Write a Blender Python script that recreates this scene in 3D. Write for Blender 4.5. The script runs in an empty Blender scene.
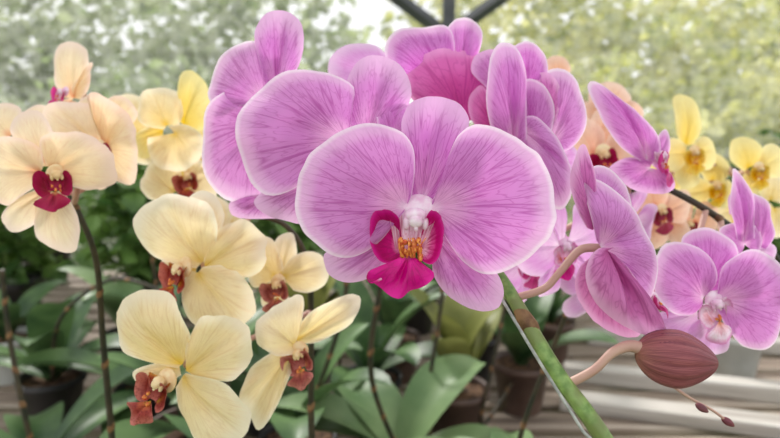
import bpy, math, random
from mathutils import Vector, Matrix, Euler, noise
random.seed(7)
sc=bpy.context.scene
COL=sc.collection
sc.view_settings.view_transform='Standard'
sc.view_settings.look='None'
FPX=780*26/36.0
PITCH=math.radians(8)
CAM=Vector((0,0,1.3))
Fw=Vector((0,math.cos(PITCH),-math.sin(PITCH)))
Up=Vector((0,math.sin(PITCH),math.cos(PITCH)))
Rt=Vector((1,0,0))
def W(px,py,d):
    return CAM+d*(Fw+Rt*((px-390)/FPX)+Up*((219-py)/FPX))
FACE=Matrix((Rt,Up,-Fw)).transposed()
BZ=0.85
def L(r,g,b):
    f=lambda c:(c/255/12.92) if c/255<=0.04045 else ((c/255+0.055)/1.055)**2.4
    return (f(r),f(g),f(b),1)

# ------------------------------------------------ materials
def nodes(name):
    m=bpy.data.materials.new(name); m.use_nodes=True
    nt=m.node_tree; nt.nodes.clear()
    out=nt.nodes.new('ShaderNodeOutputMaterial')
    return m,nt,out
def N(nt,t,**kw):
    n=nt.nodes.new(t)
    for k,v in kw.items():
        if k in n.inputs: n.inputs[k].default_value=v
        else: setattr(n,k,v)
    return n
def math_n(nt,op,a,b=None,c=None,clamp=False):
    n=nt.nodes.new('ShaderNodeMath'); n.operation=op; n.use_clamp=clamp
    for i,x in enumerate((a,b,c)):
        if x is None: continue
        if isinstance(x,(int,float)): n.inputs[i].default_value=x
        else: nt.links.new(x,n.inputs[i])
    return n.outputs[0]
def mixc(nt,f,a,b,mode='MIX'):
    n=nt.nodes.new('ShaderNodeMix'); n.data_type='RGBA'; n.blend_type=mode
    for s,x in ((n.inputs[0],f),(n.inputs[6],a),(n.inputs[7],b)):
        if isinstance(x,(int,float,tuple)): s.default_value=x
        else: nt.links.new(x,s)
    return n.outputs[2]
def ramp(nt,f,stops,interp='EASE'):
    n=nt.nodes.new('ShaderNodeValToRGB'); cr=n.color_ramp; cr.interpolation=interp
    while len(cr.elements)<len(stops): cr.elements.new(0.5)
    for e,(p,c) in zip(cr.elements,stops): e.position=p; e.color=c
    nt.links.new(f,n.inputs[0]); return n.outputs[0]

def petal_mat(name,stops,vein,vs=0.5,trans=0.42,k=34,rough=0.5,wide=0.045,spk=0.0):
    m,nt,out=nodes(name)
    uv=N(nt,'ShaderNodeUVMap'); sep=N(nt,'ShaderNodeSeparateXYZ'); nt.links.new(uv.outputs[0],sep.inputs[0])
    u,v=sep.outputs[0],sep.outputs[1]
    oi=N(nt,'ShaderNodeObjectInfo')
    rnd=math_n(nt,'MULTIPLY',oi.outputs['Random'],31.0)
    base=ramp(nt,v,stops)
    tot=None
    for kk,mm,st,w in ((k,1.0,1.0,wide),(k*1.7,5.5,0.6,wide*1.2)):
        cx=N(nt,'ShaderNodeCombineXYZ')
        nt.links.new(math_n(nt,'MULTIPLY',u,kk),cx.inputs[0]); nt.links.new(math_n(nt,'MULTIPLY',v,mm),cx.inputs[1]); nt.links.new(rnd,cx.inputs[2])
        nz=N(nt,'ShaderNodeTexNoise'); nz.inputs['Scale'].default_value=1.0; nz.inputs['Detail'].default_value=0.6
        nt.links.new(cx.outputs[0],nz.inputs['Vector'])
        d=math_n(nt,'ABSOLUTE',math_n(nt,'SUBTRACT',nz.outputs[0],0.5))
        r=math_n(nt,'MULTIPLY',math_n(nt,'SUBTRACT',1.0,math_n(nt,'DIVIDE',d,w),clamp=True),st)
        tot=r if tot is None else math_n(nt,'MAXIMUM',tot,r)
    fade=ramp(nt,v,[(0,(.4,.4,.4,1)),(.3,(.95,.95,.95,1)),(.75,(.8,.8,.8,1)),(.96,(.08,.08,.08,1))])
    mask=math_n(nt,'MULTIPLY',math_n(nt,'MULTIPLY',tot,fade),vs)
    tc=N(nt,'ShaderNodeTexCoord'); b=N(nt,'ShaderNodeTexNoise'); b.inputs['Scale'].default_value=50; nt.links.new(tc.outputs['Object'],b.inputs['Vector'])
    col=mixc(nt,mask,base,vein)
    if spk>0:
        vo=N(nt,'ShaderNodeTexVoronoi'); vo.inputs['Scale'].default_value=900; nt.links.new(tc.outputs['Object'],vo.inputs['Vector'])
        sp=math_n(nt,'MULTIPLY',math_n(nt,'LESS_THAN',vo.outputs['Distance'],0.33),spk)
        col=mixc(nt,sp,col,vein)
    hv=N(nt,'ShaderNodeHueSaturation'); nt.links.new(col,hv.inputs['Color'])
    nt.links.new(math_n(nt,'ADD',math_n(nt,'MULTIPLY',b.outputs[0],0.25),0.88),hv.inputs['Value'])
    nt.links.new(math_n(nt,'ADD',math_n(nt,'MULTIPLY',oi.outputs['Random'],0.2),0.94),hv.inputs['Saturation'])
    p=N(nt,'ShaderNodeBsdfPrincipled',Roughness=rough); nt.links.new(hv.outputs[0],p.inputs['Base Color'])
    p.inputs['Specular IOR Level'].default_value=0.3
    bp=N(nt,'ShaderNodeBump'); bp.inputs['Strength'].default_value=0.3; bp.inputs['Distance'].default_value=0.0004
    nt.links.new(tot,bp.inputs['Height']); bp.invert=True; nt.links.new(bp.outputs[0],p.inputs['Normal'])
    tr=N(nt,'ShaderNodeBsdfTranslucent'); nt.links.new(hv.outputs[0],tr.inputs[0])
    ms=N(nt,'ShaderNodeMixShader'); ms.inputs[0].default_value=trans
    nt.links.new(p.outputs[0],ms.inputs[1]); nt.links.new(tr.outputs[0],ms.inputs[2]); nt.links.new(ms.outputs[0],out.inputs[0])
    return m
def simple_mat(name,c1,c2,scale=30,rough=0.5,bump=0.2,bd=0.001,trans=0.0,stretch=(1,1,1),spec=0.4,coord='Object',big=0,tint=None):
    m,nt,out=nodes(name)
    tc=N(nt,'ShaderNodeTexCoord'); mp=N(nt,'ShaderNodeMapping'); mp.inputs['Scale'].default_value=stretch
    nt.links.new(tc.outputs[coord],mp.inputs[0])
    nz=N(nt,'ShaderNodeTexNoise'); nz.inputs['Scale'].default_value=scale; nz.inputs['Detail'].default_value=4
    nt.links.new(mp.outputs[0],nz.inputs['Vector'])
    r=ramp(nt,nz.outputs[0],[(.3,c1),(.7,c2)])
    if big:
        n2=N(nt,'ShaderNodeTexNoise'); n2.inputs['Scale'].default_value=big; n2.inputs['Detail'].default_value=2; nt.links.new(mp.outputs[0],n2.inputs['Vector'])
        fr_=ramp(nt,n2.outputs[0],[(.42,(0,0,0,1)),(.62,(1,1,1,1))])
        r=mixc(nt,fr_,r,tint)
    p=N(nt,'ShaderNodeBsdfPrincipled',Roughness=rough); nt.links.new(r,p.inputs['Base Color']); p.inputs['Specular IOR Level'].default_value=spec
    bp=N(nt,'ShaderNodeBump'); bp.inputs['Strength'].default_value=bump; bp.inputs['Distance'].default_value=bd
    nt.links.new(nz.outputs[0],bp.inputs['Height']); nt.links.new(bp.outputs[0],p.inputs['Normal'])
    if trans>0:
        tr=N(nt,'ShaderNodeBsdfTranslucent'); nt.links.new(r,tr.inputs[0]); ms=N(nt,'ShaderNodeMixShader'); ms.inputs[0].default_value=trans
        nt.links.new(p.outputs[0],ms.inputs[1]); nt.links.new(tr.outputs[0],ms.inputs[2]); nt.links.new(ms.outputs[0],out.inputs[0])
    else: nt.links.new(p.outputs[0],out.inputs[0])
    return m

PINK=petal_mat('pink_petal',[(0,L(252,234,248)),(.12,L(240,182,228)),(.4,L(216,138,209)),(.75,L(221,148,216)),(.93,L(240,190,235)),(.985,L(252,230,250))],L(164,44,146),0.66,k=38)
PINK_SEPAL=petal_mat('pink_sepal',[(0,L(248,226,244)),(.2,L(230,164,220)),(.6,L(217,142,211)),(1,L(240,194,236))],L(162,52,146),0.66,k=22)
PINK_BACK=petal_mat('pink_petal_reverse',[(0,L(194,92,160)),(.3,L(204,106,176)),(.7,L(220,136,200)),(1,L(242,192,230))],L(156,46,124),0.65,k=22)
DEEP=petal_mat('deep_pink_petal_reverse',[(0,L(196,92,156)),(.45,L(214,110,174)),(.8,L(224,136,194)),(1,L(240,180,222))],L(160,50,122),0.55,k=20)
PALE=petal_mat('pale_pink_petal',[(0,L(252,240,250)),(.3,L(242,208,240)),(.7,L(230,174,228)),(1,L(244,212,244))],L(200,110,190),0.45)
CREAM=petal_mat('cream_petal',[(0,L(238,206,110)),(.25,L(246,224,168)),(.7,L(250,233,192)),(1,L(253,244,220))],L(214,178,124),0.45)
BLUSH=petal_mat('blush_cream_petal',[(0,L(226,158,118)),(.3,L(246,220,180)),(.7,L(250,230,198)),(1,L(252,230,216))],L(222,174,142),0.42)
YELLOW=petal_mat('yellow_petal',[(0,L(236,204,90)),(.3,L(246,222,138)),(1,L(252,240,180))],L(220,184,96),0.35)
PEACH=petal_mat('peach_petal',[(0,L(216,126,104)),(.3,L(238,190,162)),(1,L(248,216,198))],L(206,124,114),0.4)
LIP_M=petal_mat('magenta_lip',[(0,L(246,184,216)),(.2,L(228,84,162)),(.5,L(202,32,128)),(1,L(220,76,156))],L(136,4,76),0.45,trans=0.2,k=14,rough=.3)
LIP_SIDE=petal_mat('magenta_side_lobe',[(0,L(250,216,232)),(.2,L(232,140,188)),(.42,L(204,48,132)),(.8,L(184,18,106)),(1,L(214,80,156))],L(146,6,82),0.6,trans=0.3,k=14,wide=.08)
LIP_STRIPE=petal_mat('striped_side_lobe',[(0,L(252,230,240)),(.35,L(246,200,222)),(.62,L(228,116,176)),(.82,L(196,30,118)),(1,L(216,84,160))],L(176,16,94),0.8,trans=0.3,k=16,wide=.08)
THROAT=petal_mat('white_throat',[(0,L(252,242,248)),(.6,L(250,224,238)),(1,L(236,170,208))],L(200,54,128),0.75,trans=0.2,k=12,wide=.08)
LIP_R=petal_mat('rust_lip',[(0,L(226,186,90)),(.25,L(178,96,70)),(.5,L(150,66,60)),(1,L(190,118,108))],L(100,24,28),0.5,trans=0.15,k=14,spk=.5)
LIP_D=petal_mat('crimson_lip',[(0,L(232,180,120)),(.25,L(164,36,64)),(1,L(164,24,78))],L(90,0,30),0.5,trans=0.15,k=14)
LIP_Y=petal_mat('yellow_lip',[(0,L(226,150,40)),(.4,L(236,190,60)),(1,L(242,214,110))],L(170,60,30),0.5,trans=0.2,k=14,spk=.5)
LIP_P=petal_mat('white_lip',[(0,L(232,150,70)),(.35,L(246,206,216)),(.7,L(244,222,238)),(1,L(222,140,196))],L(200,60,120),0.5,trans=0.2,k=14)
BUDM=petal_mat('bud_mauve',[(0,L(150,102,92)),(.3,L(130,76,82)),(.7,L(122,68,78)),(1,L(140,88,88))],L(78,34,48),0.6,trans=0.05,k=22,rough=.35,wide=.09)
BUDS=petal_mat('bud_sepal_mauve',[(0,L(170,122,108)),(.4,L(156,96,100)),(.9,L(144,84,92)),(1,L(196,142,136))],L(90,40,54),0.6,trans=0.1,k=16,rough=.35,wide=.09)
COLM=simple_mat('column_white_pink',L(238,190,222),L(252,238,248),260,0.35,0.1,0.0005,0.2)
COLY=simple_mat('column_cream',L(236,200,146),L(248,232,190),200,0.4,0.1,0.0005,0.2)
CALL=simple_mat('callus_orange',L(186,48,38),L(236,160,76),900,0.4,0.3,0.0005)
STEM=simple_mat('green_stem',L(90,124,58),L(142,170,98),240,0.35,0.3,0.0004,big=90,tint=L(116,130,76))
STEMD=simple_mat('dark_stem',L(40,42,32),L(72,62,46),60,0.5,0.3,0.0005)
PEDI=simple_mat('pedicel_mauve',L(184,138,128),L(204,168,150),40,0.4,0.03,0.0003,0.1)
STAKE=simple_mat('silver_stake',L(128,130,126),L(176,178,172),300,0.35,0.1,0.0003)
NODE=simple_mat('brown_bract',L(92,62,42),L(138,106,70),200,0.6,0.3,0.0005)
LEAF=simple_mat('orchid_leaf',L(46,72,42),L(94,122,74),14,0.42,0.15,0.001,0.13,spec=.25)
LEAF2=simple_mat('pale_orchid_leaf',L(86,114,72),L(130,152,106),10,0.45,0.15,0.001,0.16,spec=.25)
LEAF3=simple_mat('olive_orchid_leaf',L(104,110,52),L(144,146,84),12,0.45,0.15,0.001,0.18,spec=.25)
POTB=simple_mat('brown_plastic_pot',L(76,58,52),L(108,86,76),20,0.5,0.1)
POTW=simple_mat('white_plastic_pot',L(176,178,174),L(204,206,202),12,0.5,0.1)
POTK=simple_mat('black_plastic_pot',L(40,40,42),L(64,62,62),20,0.5,0.1)
BARK=simple_mat('bark_medium',L(52,36,26),L(120,90,66),120,0.9,1,0.004)
def wood(name,a,b_,c):
    m,nt,out=nodes(name)
    tc=N(nt,'ShaderNodeTexCoord'); mp=N(nt,'ShaderNodeMapping'); mp.inputs['Scale'].default_value=(1.5,28,28); nt.links.new(tc.outputs['Object'],mp.inputs[0])
    nz=N(nt,'ShaderNodeTexNoise'); nz.inputs['Scale'].default_value=2.5; nz.inputs['Detail'].default_value=6; nt.links.new(mp.outputs[0],nz.inputs['Vector'])
    r=ramp(nt,nz.outputs[0],[(.3,a),(.5,b_),(.75,c)])
    p=N(nt,'ShaderNodeBsdfPrincipled',Roughness=.8); nt.links.new(r,p.inputs['Base Color'])
    bp=N(nt,'ShaderNodeBump'); bp.inputs['Strength'].default_value=.4; bp.inputs['Distance'].default_value=.002; nt.links.new(nz.outputs[0],bp.inputs['Height']); nt.links.new(bp.outputs[0],p.inputs['Normal'])
    nt.links.new(p.outputs[0],out.inputs[0]); return m
WOOD=wood('weathered_wood',L(98,84,74),L(146,130,116),L(200,188,174))
BOARD=wood('pale_grey_timber',L(150,142,134),L(188,182,174),L(216,212,206))
METAL=simple_mat('dark_steel',L(52,54,58),L(80,82,86),8,0.5,0.05)
GRASS=simple_mat('grass_ground',L(80,98,56),L(130,146,86),2,0.9,0.6,0.05)
FOL_G=simple_mat('grey_green_foliage',L(64,88,44),L(156,176,108),5,0.55,0,0.01,0.48,big=.8,tint=L(178,188,142))
FOL_Y=simple_mat('yellow_green_foliage',L(120,138,54),L(212,212,112),5,0.55,0,0.01,0.5,big=.8,tint=L(228,224,156))
FOL_D=simple_mat('deep_green_foliage',L(50,82,38),L(120,154,74),9,0.45,0,0.01,0.3)
def net_mat(name,lo,hi_,fine=True):
    m,nt,out=nodes(name)
    tc=N(nt,'ShaderNodeTexCoord'); sep=N(nt,'ShaderNodeSeparateXYZ'); nt.links.new(tc.outputs['Object'],sep.inputs[0])
    nzd=N(nt,'ShaderNodeTexNoise'); nzd.inputs['Scale'].default_value=3; nt.links.new(tc.outputs['Object'],nzd.inputs['Vector'])
    wob=math_n(nt,'MULTIPLY',nzd.outputs[0],0.05)
    ms_=[]
    for s in (sep.outputs[0],sep.outputs[2 if fine else 1]):
        a=math_n(nt,'FRACT',math_n(nt,'MULTIPLY',math_n(nt,'ADD',s,wob),42.0))
        ms_.append(math_n(nt,'LESS_THAN',a,0.3))
    g=math_n(nt,'MAXIMUM',ms_[0],ms_[1])
    nz2=N(nt,'ShaderNodeTexNoise'); nz2.inputs['Scale'].default_value=16; nz2.inputs['Detail'].default_value=4; nt.links.new(tc.outputs['Object'],nz2.inputs['Vector'])
    mr=N(nt,'ShaderNodeMapRange'); nt.links.new(nz2.outputs[0],mr.inputs[0]); mr.inputs[1].default_value=.4; mr.inputs[2].default_value=.62; mr.inputs[3].default_value=lo; mr.inputs[4].default_value=hi_
    f=math_n(nt,'ADD',math_n(nt,'MULTIPLY',g,0.22),mr.outputs[0],clamp=True)
    d=N(nt,'ShaderNodeBsdfDiffuse'); d.inputs[0].default_value=(.84,.85,.78,1)
    tl=N(nt,'ShaderNodeBsdfTranslucent'); tl.inputs[0].default_value=(.84,.85,.78,1)
    a=nt.nodes.new('ShaderNodeMixShader'); a.inputs[0].default_value=.55; nt.links.new(d.outputs[0],a.inputs[1]); nt.links.new(tl.outputs[0],a.inputs[2])
    t=N(nt,'ShaderNodeBsdfTransparent')
    b=nt.nodes.new('ShaderNodeMixShader'); nt.links.new(f,b.inputs[0]); nt.links.new(t.outputs[0],b.inputs[1]); nt.links.new(a.outputs[0],b.inputs[2])
    nt.links.new(b.outputs[0],out.inputs[0]); return m
NET=net_mat('insect_net',.02,.22)
SUNSHADE_NET=net_mat('added_sun_shade_net',.1,.2,False)  # for the added overhead sheet that thins the sunlight

# ------------------------------------------------ builders
def link(o,parent=None):
    COL.objects.link(o)
    if parent is not None: o.parent=parent
    return o
def empty(name,loc,parent=None,rot=None):
    o=bpy.data.objects.new(name,None); o.empty_display_size=.02
    o.location=loc
    if rot is not None: o.rotation_euler=rot
    return link(o,parent)
class MB:
    def __init__(s): s.v=[];s.f=[];s.uv=[];s.mi=[]
    def grid(s,P,UV,mi=0,wrap=False):
        b=len(s.v); R=len(P); C=len(P[0])
        for r in range(R):
            for c in range(C): s.v.append(P[r][c]); s.uv.append(UV[r][c])
        for r in range(R-1):
            for c in range(C if wrap else C-1):
                c2=(c+1)%C
                s.f.append((b+r*C+c,b+r*C+c2,b+(r+1)*C+c2,b+(r+1)*C+c)); s.mi.append(mi)
    def make(s,name,mats,parent=None,loc=(0,0,0),smooth=True):
        me=bpy.data.meshes.new(name); me.from_pydata([tuple(v) for v in s.v],[],s.f)
        ul=me.uv_layers.new(name='UVMap')
        for lp in me.loops: ul.data[lp.index].uv=s.uv[lp.vertex_index]
        for m in mats: me.materials.append(m)
        for p,mi in zip(me.polygons,s.mi): p.material_index=mi; p.use_smooth=smooth
        o=bpy.data.objects.new(name,me); o.location=loc
        return link(o,parent)
def catmull(pts,n):
    P=[Vector(p) for p in pts]; m=len(P); out=[]
    dense=[]
    for i in range(m-1):
        p0=P[max(i-1,0)];p1=P[i];p2=P[i+1];p3=P[min(i+2,m-1)]
        for k in range(12):
            t=k/12
            dense.append(0.5*((2*p1)+(p2-p0)*t+(2*p0-5*p1+4*p2-p3)*t*t+(3*p1-p0-3*p2+p3)*t**3))
    dense.append(P[-1])
    ln=[0]
    for i in range(1,len(dense)): ln.append(ln[-1]+(dense[i]-dense[i-1]).length)
    j=0
    for k in range(n):
        T=ln[-1]*k/(n-1)
        while j<len(ln)-2 and ln[j+1]<T: j+=1
        seg=ln[j+1]-ln[j]; a=0 if seg<1e-12 else (T-ln[j])/seg
        out.append(dense[j].lerp(dense[j+1],min(max(a,0),1)))
    return out
def blade(mb,base,pts,z0=0,t=.22,c=-.3,x2=0,rip=.035,mid=.05,n=44,m=14,mi=0,seed=0,bulge=0.06,gx=0,gy=0,wob=.045,edge=.02):
    b=Vector(base); O=catmull(pts,n)
    Lm=max((o-b).length for o in O); rr=random.Random(seed); ph=rr.random(); fq=rr.choice((2,3,3,4))
    O=[b+(o-b)*(1+edge*noise.noise(Vector((i/n*9,seed*1.3,0)))+edge*.5*noise.noise(Vector((i/n*26,seed*1.3,4)))) for i,o in enumerate(O)]
    P=[];UV=[]
    for j in range(m+1):
        s=j/m; row=[];ur=[]
        for i,o in enumerate(O):
            u=i/(n-1); q=b+(o-b)*s; rl=(o-b).length/Lm; e=s*rl
            z=z0+Lm*(t*e+c*e*e+x2*(2*u-1)**2*e+rip*s**3*math.sin(6.283*(fq*u+ph))*min(1,rl*1.5)-mid*math.exp(-((u-.5)/.045)**2)*math.sin(math.pi*s)+bulge*math.sin(math.pi*s)*math.sin(math.pi*u))
            z+=gx*(q.x-b.x)+gy*(q.y-b.y)
            z+=Lm*wob*noise.noise(Vector((q.x/Lm*2.4+seed,q.y/Lm*2.4,seed*.7)))*s
            z+=Lm*.014*s**4*noise.noise(Vector((u*16,seed,1)))
            row.append(Vector((q.x,q.y,z))); ur.append((u,s))
        P.append(row);UV.append(ur)
    mb.grid(P,UV,mi)
def tube(mb,pts,radii,n=12,mi=0,steps=None,caps=True):
    k=steps or len(pts)*6
    C=catmull([Vector(p) for p in pts],k)
    P=[];UV=[]; prev=None
    for i,p in enumerate(C):
        T=(C[min(i+1,k-1)]-C[max(i-1,0)]).normalized()
        if prev is None:
            a=Vector((0,0,1)) if abs(T.z)<.9 else Vector((1,0,0)); X=T.cross(a).normalized()
        else: X=(prev-T*prev.dot(T)).normalized()
        prev=X; Y=T.cross(X)
        f=i/(k-1)*(len(radii)-1); j=min(int(f),len(radii)-2); r=radii[j]*(1-(f-j))+radii[j+1]*(f-j)
        P.append([p+(X*math.cos(a)+Y*math.sin(a))*r for a in [6.28318*q/n for q in range(n)]]); UV.append([(q/n,i/k) for q in range(n)])
    if caps:
        P=[[C[0]]*n]+P+[[C[-1]]*n]; UV=[UV[0]]+UV+[UV[-1]]
    mb.grid(P,UV,mi,wrap=True)
    return C
def ellipsoid(mb,c,r,mi=0,n=16,m=10,M=None,point=0.0,ridge=0.0):
    P=[];UV=[]
    for j in range(m+1):
        th=math.pi*j/m; row=[];ur=[]
        for i in range(n):
            a=6.28318*i/n
            z=math.cos(th); w=math.sin(th)*(1-point*max(0,z)**1.3)*(1+ridge*math.cos(9*a))
            v=Vector((w*math.cos(a)*r[0],w*math.sin(a)*r[1],z*r[2]))
            if M is not None: v=M@v
            row.append(v+Vector(c)); ur.append((i/n,j/m))
        P.append(row);UV.append(ur)
    mb.grid(P,UV,mi,wrap=True)
def lathe(mb,prof,n=32,mi=0,c=(0,0,0)):
    P=[[Vector((c[0]+r*math.cos(6.28318*i/n),c[1]+r*math.sin(6.28318*i/n),c[2]+z)) for i in range(n)] for r,z in prof]
    UV=[[(i/n,j/len(prof)) for i in range(n)] for j in range(len(prof))]
    mb.grid(P,UV,mi,wrap=True)
def box(mb,lo,hi,mi=0):
    b=len(mb.v)
    for x in (lo[0],hi[0]):
        for y in (lo[1],hi[1]):
            for z in (lo[2],hi[2]): mb.v.append(Vector((x,y,z))); mb.uv.append((0,0))
    for f in ((0,1,3,2),(4,6,7,5),(0,4,5,1),(2,3,7,6),(0,2,6,4),(1,5,7,3)):
        mb.f.append(tuple(b+i for i in f)); mb.mi.append(mi)

# ------------------------------------------------ plants
class Plant:
    def __init__(s,x,y,label,pot='b',stem_pts=None,stem_r=(.003,.0022),stem_mat=None,leaves=4,leafmat=None,leaflen=.17,potr=.05,poth=.11,group='potted orchids on the bench',seed=1,elev=(.3,.9),nodeat=None,lw=.03):
        s.o=empty('potted_orchid',(x,y,BZ)); s.o['label']=label; s.o['category']='orchid plant'; s.o['group']=group
        s.loc=Vector((x,y,BZ)); s.C=[]
        mb=MB(); r=potr;h=poth
        lathe(mb,[(0,.0),(r*.72,.0),(r*.76,.004),(r*.97,h*.86),(r*1.06,h*.865),(r*1.08,h),(r*.98,h),(r*.95,h*.87),(r*.9,h*.6),(0,h*.6)])
        mb.make('pot',[{'b':POTB,'w':POTW,'k':POTK}[pot]],s.o)
        mb=MB(); P=[];UV=[]
        for j in range(7):
            row=[]
            for i in range(24):
                a=6.283*i/24; q=Vector((r*.93*j/6*math.cos(a),r*.93*j/6*math.sin(a),h*.9))
                q.z+=.006*noise.noise(q*90+Vector((seed,0,0))) ; row.append(q)
            P.append(row);UV.append([(0,0)]*24)
        mb.grid(P,UV,wrap=True); mb.make('bark_chips',[BARK],s.o)
        rr=random.Random(seed)
        for k in range(leaves):
            az=k*math.pi+rr.uniform(-.5,.5)+seed+(k//2)*.9
            s.leaf(Vector((0,0,h*.9)),az,leaflen*rr.uniform(.8,1.15),lw*rr.uniform(.85,1.15),rr.uniform(*elev),leafmat or LEAF,seed*7+k)
        if stem_pts:
            base=Vector((0,0,h*.88))
            pts=[base]+[p-s.loc for p in stem_pts]
            mb=MB(); C=tube(mb,pts,list(stem_r),n=14,steps=90)
            s.C=C
            s.nodes(mb,C,stem_r,nodeat)
            mb.make('flower_stem',[stem_mat or STEMD,NODE],s.o)
    def nodes(s,mb,C,r,at):
        ks=range(12,len(C)-6,13)
        if at: ks=[min(range(2,len(C)-2),key=lambda i:(C[i]-(q-s.loc)).length) for q in at]
        for k in ks:
            T=(C[k+1]-C[k-1]).normalized(); M=T.to_track_quat('Z','Y').to_matrix()
            f=k/(len(C)-1)*(len(r)-1); j=min(int(f),len(r)-2); rad=r[j]*(1-(f-j))+r[j+1]*(f-j)
            P=[];UV=[]
            for zz,w in ((-.6,1.0),(0,1.2),(.5,1.24),(1.5,1.12),(2.2,1.0)):
                P.append([C[k]+M@Vector((rad*w*math.cos(6.283*i/12),rad*w*math.sin(6.283*i/12),rad*(zz+.7*math.cos(6.283*i/12)))) for i in range(12)]); UV.append([(0,0)]*12)
            mb.grid(P,UV,1,wrap=True)
    def leaf(s,b,az,ln,w,el,mat,seed):
        mb=MB(); P=[];UV=[]; n=18; rr=random.Random(seed); dr=rr.uniform(.8,1.5)
        d=Vector((math.cos(az),math.sin(az),0)); sd=Vector((-math.sin(az),math.cos(az),0)); p=Vector(b); a=el
        for i in range(n+1):
            t=i/n; ww=w*(math.sin(math.pi*min(1,(t*.93+.07)))**.55)*(.55+.6*t if t<.6 else .91)
            if i==n: ww=.0006
            up=Vector((-math.sin(a)*d.x,-math.sin(a)*d.y,math.cos(a)))
            P.append([p+sd*(ww*q)+up*(abs(q)**1.3*ww*.35) for q in (-1,-.7,-.35,0,.35,.7,1)]); UV.append([(q/6,t) for q in range(7)])
            p=p+(d*math.cos(a)+Vector((0,0,1))*math.sin(a))*(ln/n); a-=dr/n*(.4+1.2*t)
        mb.grid(P,UV); mb.make('leaf',[mat],s.o)
    def near(s,p):
        return min(s.C,key=lambda c:(c-p).length) if s.C else None

TP_R=[(12,16),(20,34),(28,62),(42,84),(62,94),(86,92),(108,78),(126,56),(135,30),(134,5),(126,-18),(110,-38),(88,-50),(65,-52),(46,-40),(30,-20),(16,2)]
TP_L=[(-x,y) for x,y in TP_R][::-1]
TS_T=[(-6,12),(-14,40),(-26,70),(-30,95),(-22,116),(0,124),(22,116),(30,95),(26,70),(14,40),(6,12)]
TS_R=[(14,-6),(40,-18),(66,-46),(82,-78),(80,-100),(62,-108),(40,-100),(22,-80),(8,-50),(2,-20)]
TS_L=[(-x,y) for x,y in TS_R][::-1]
def lipset(fl,K,sc_,rot,off,ms,mat_side,mat_mid,colmat,hi=False,seed=0):
    R=Euler(rot).to_matrix()
    n,m=(44,16) if hi else (22,8)
    mb=MB()
    blade(mb,(-15,-27),[(-19,-36),(-32,-40),(-43,-31),(-48,-12),(-46,4),(-38,12),(-27,11),(-19,3),(-19,-8),(-18,-17)],z0=4,t=.1,c=.26,x2=.15,rip=.05,mid=0,n=n,m=m,mi=0,seed=seed+1,bulge=-.15,edge=.06)
    blade(mb,(-1,-27),[(0,-18),(4,-12),(6,-3),(7,5),(11,11),(18,9),(23,0),(24,-15),(21,-32),(12,-41),(2,-37)],z0=4,t=.1,c=.26,x2=.15,rip=.05,mid=0,n=n,m=m,mi=2,seed=seed+2,bulge=-.15,edge=.06)
    blade(mb,(-9,-30),[(-14,-35),(-21,-41),(-34,-43),(-47,-46),(-50,-53),(-40,-62),(-28,-71),(-17,-73),(-9,-67),(0,-64),(11,-57),(15,-50),(7,-43),(-1,-39),(-4,-34)],z0=8,t=.5,c=-.3,x2=-.35,rip=.12,mid=.22,n=n,m=m,mi=1,seed=seed+3,bulge=.16)
    P=[];UV=[]
    for j in range(12):
        t=j/11; row=[];ur=[]
        for i in range(19):
            a=math.pi*i/18; w=25-11*t
            row.append(Vector((-5-4*t+w*math.cos(a), -38*t+12-w*math.sin(a)*.15, 9+5*t-9*math.sin(a)))); ur.append((i/18,.1+.8*t))
        P.append(row);UV.append(ur)
    mb.grid(P,UV,3)
    if hi:
        tube(mb,[(-36,-54,22),(-46,-58,20),(-50,-52,22),(-46,-46,24)],[1.2,1.0,.7,.3],n=8,mi=1,steps=14)
    f=lambda v:(R@(Vector(v)*sc_)+Vector((off[0],off[1],off[2] if len(off)>2 else 0)))*K
    mb.v=[f(v) for v in mb.v]
    pink=mat_side in (LIP_SIDE,)
    mb.make('lip',[mat_side,mat_mid,LIP_STRIPE if pink else mat_side,THROAT if pink or mat_side==LIP_P or mat_side==LIP_M else mat_mid],fl)
    mb=MB()
    ellipsoid(mb,(1,8,-3),(20,20,6),n=28,m=14)
    ellipsoid(mb,(-3,6,10),(11,8,9),n=24,m=16)
    ellipsoid(mb,(-3,1,15),(7,7,6),n=20,m=12)
    ellipsoid(mb,(-12,-1,11),(3.5,7,4)); ellipsoid(mb,(6,-1,11),(3.5,7,4))
    ellipsoid(mb,(-3,-6,16),(2.2,3,2.5))
    mb.v=[f(v) for v in mb.v]; mb.make('column',[colmat],fl)
    mb=MB(); rr=random.Random(seed)
    for k in range(18 if hi else 4):
        ellipsoid(mb,(-8+rr.uniform(-10,10),-25+rr.uniform(-9,8),12+rr.uniform(0,5)),(rr.uniform(2,3.2),rr.uniform(2.5,5),3.5),n=10,m=7)
    if hi:
        for k in range(9):
            x=-8+rr.uniform(-10,10); tube(mb,[(x,-34,15),(x+rr.uniform(-3,3),-24,20),(x+rr.uniform(-6,6),-15,19)],[1.2,.9,.4],n=7,steps=8)
    mb.v=[f(v) for v in mb.v]; mb.make('callus',[CALL],fl)

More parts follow.
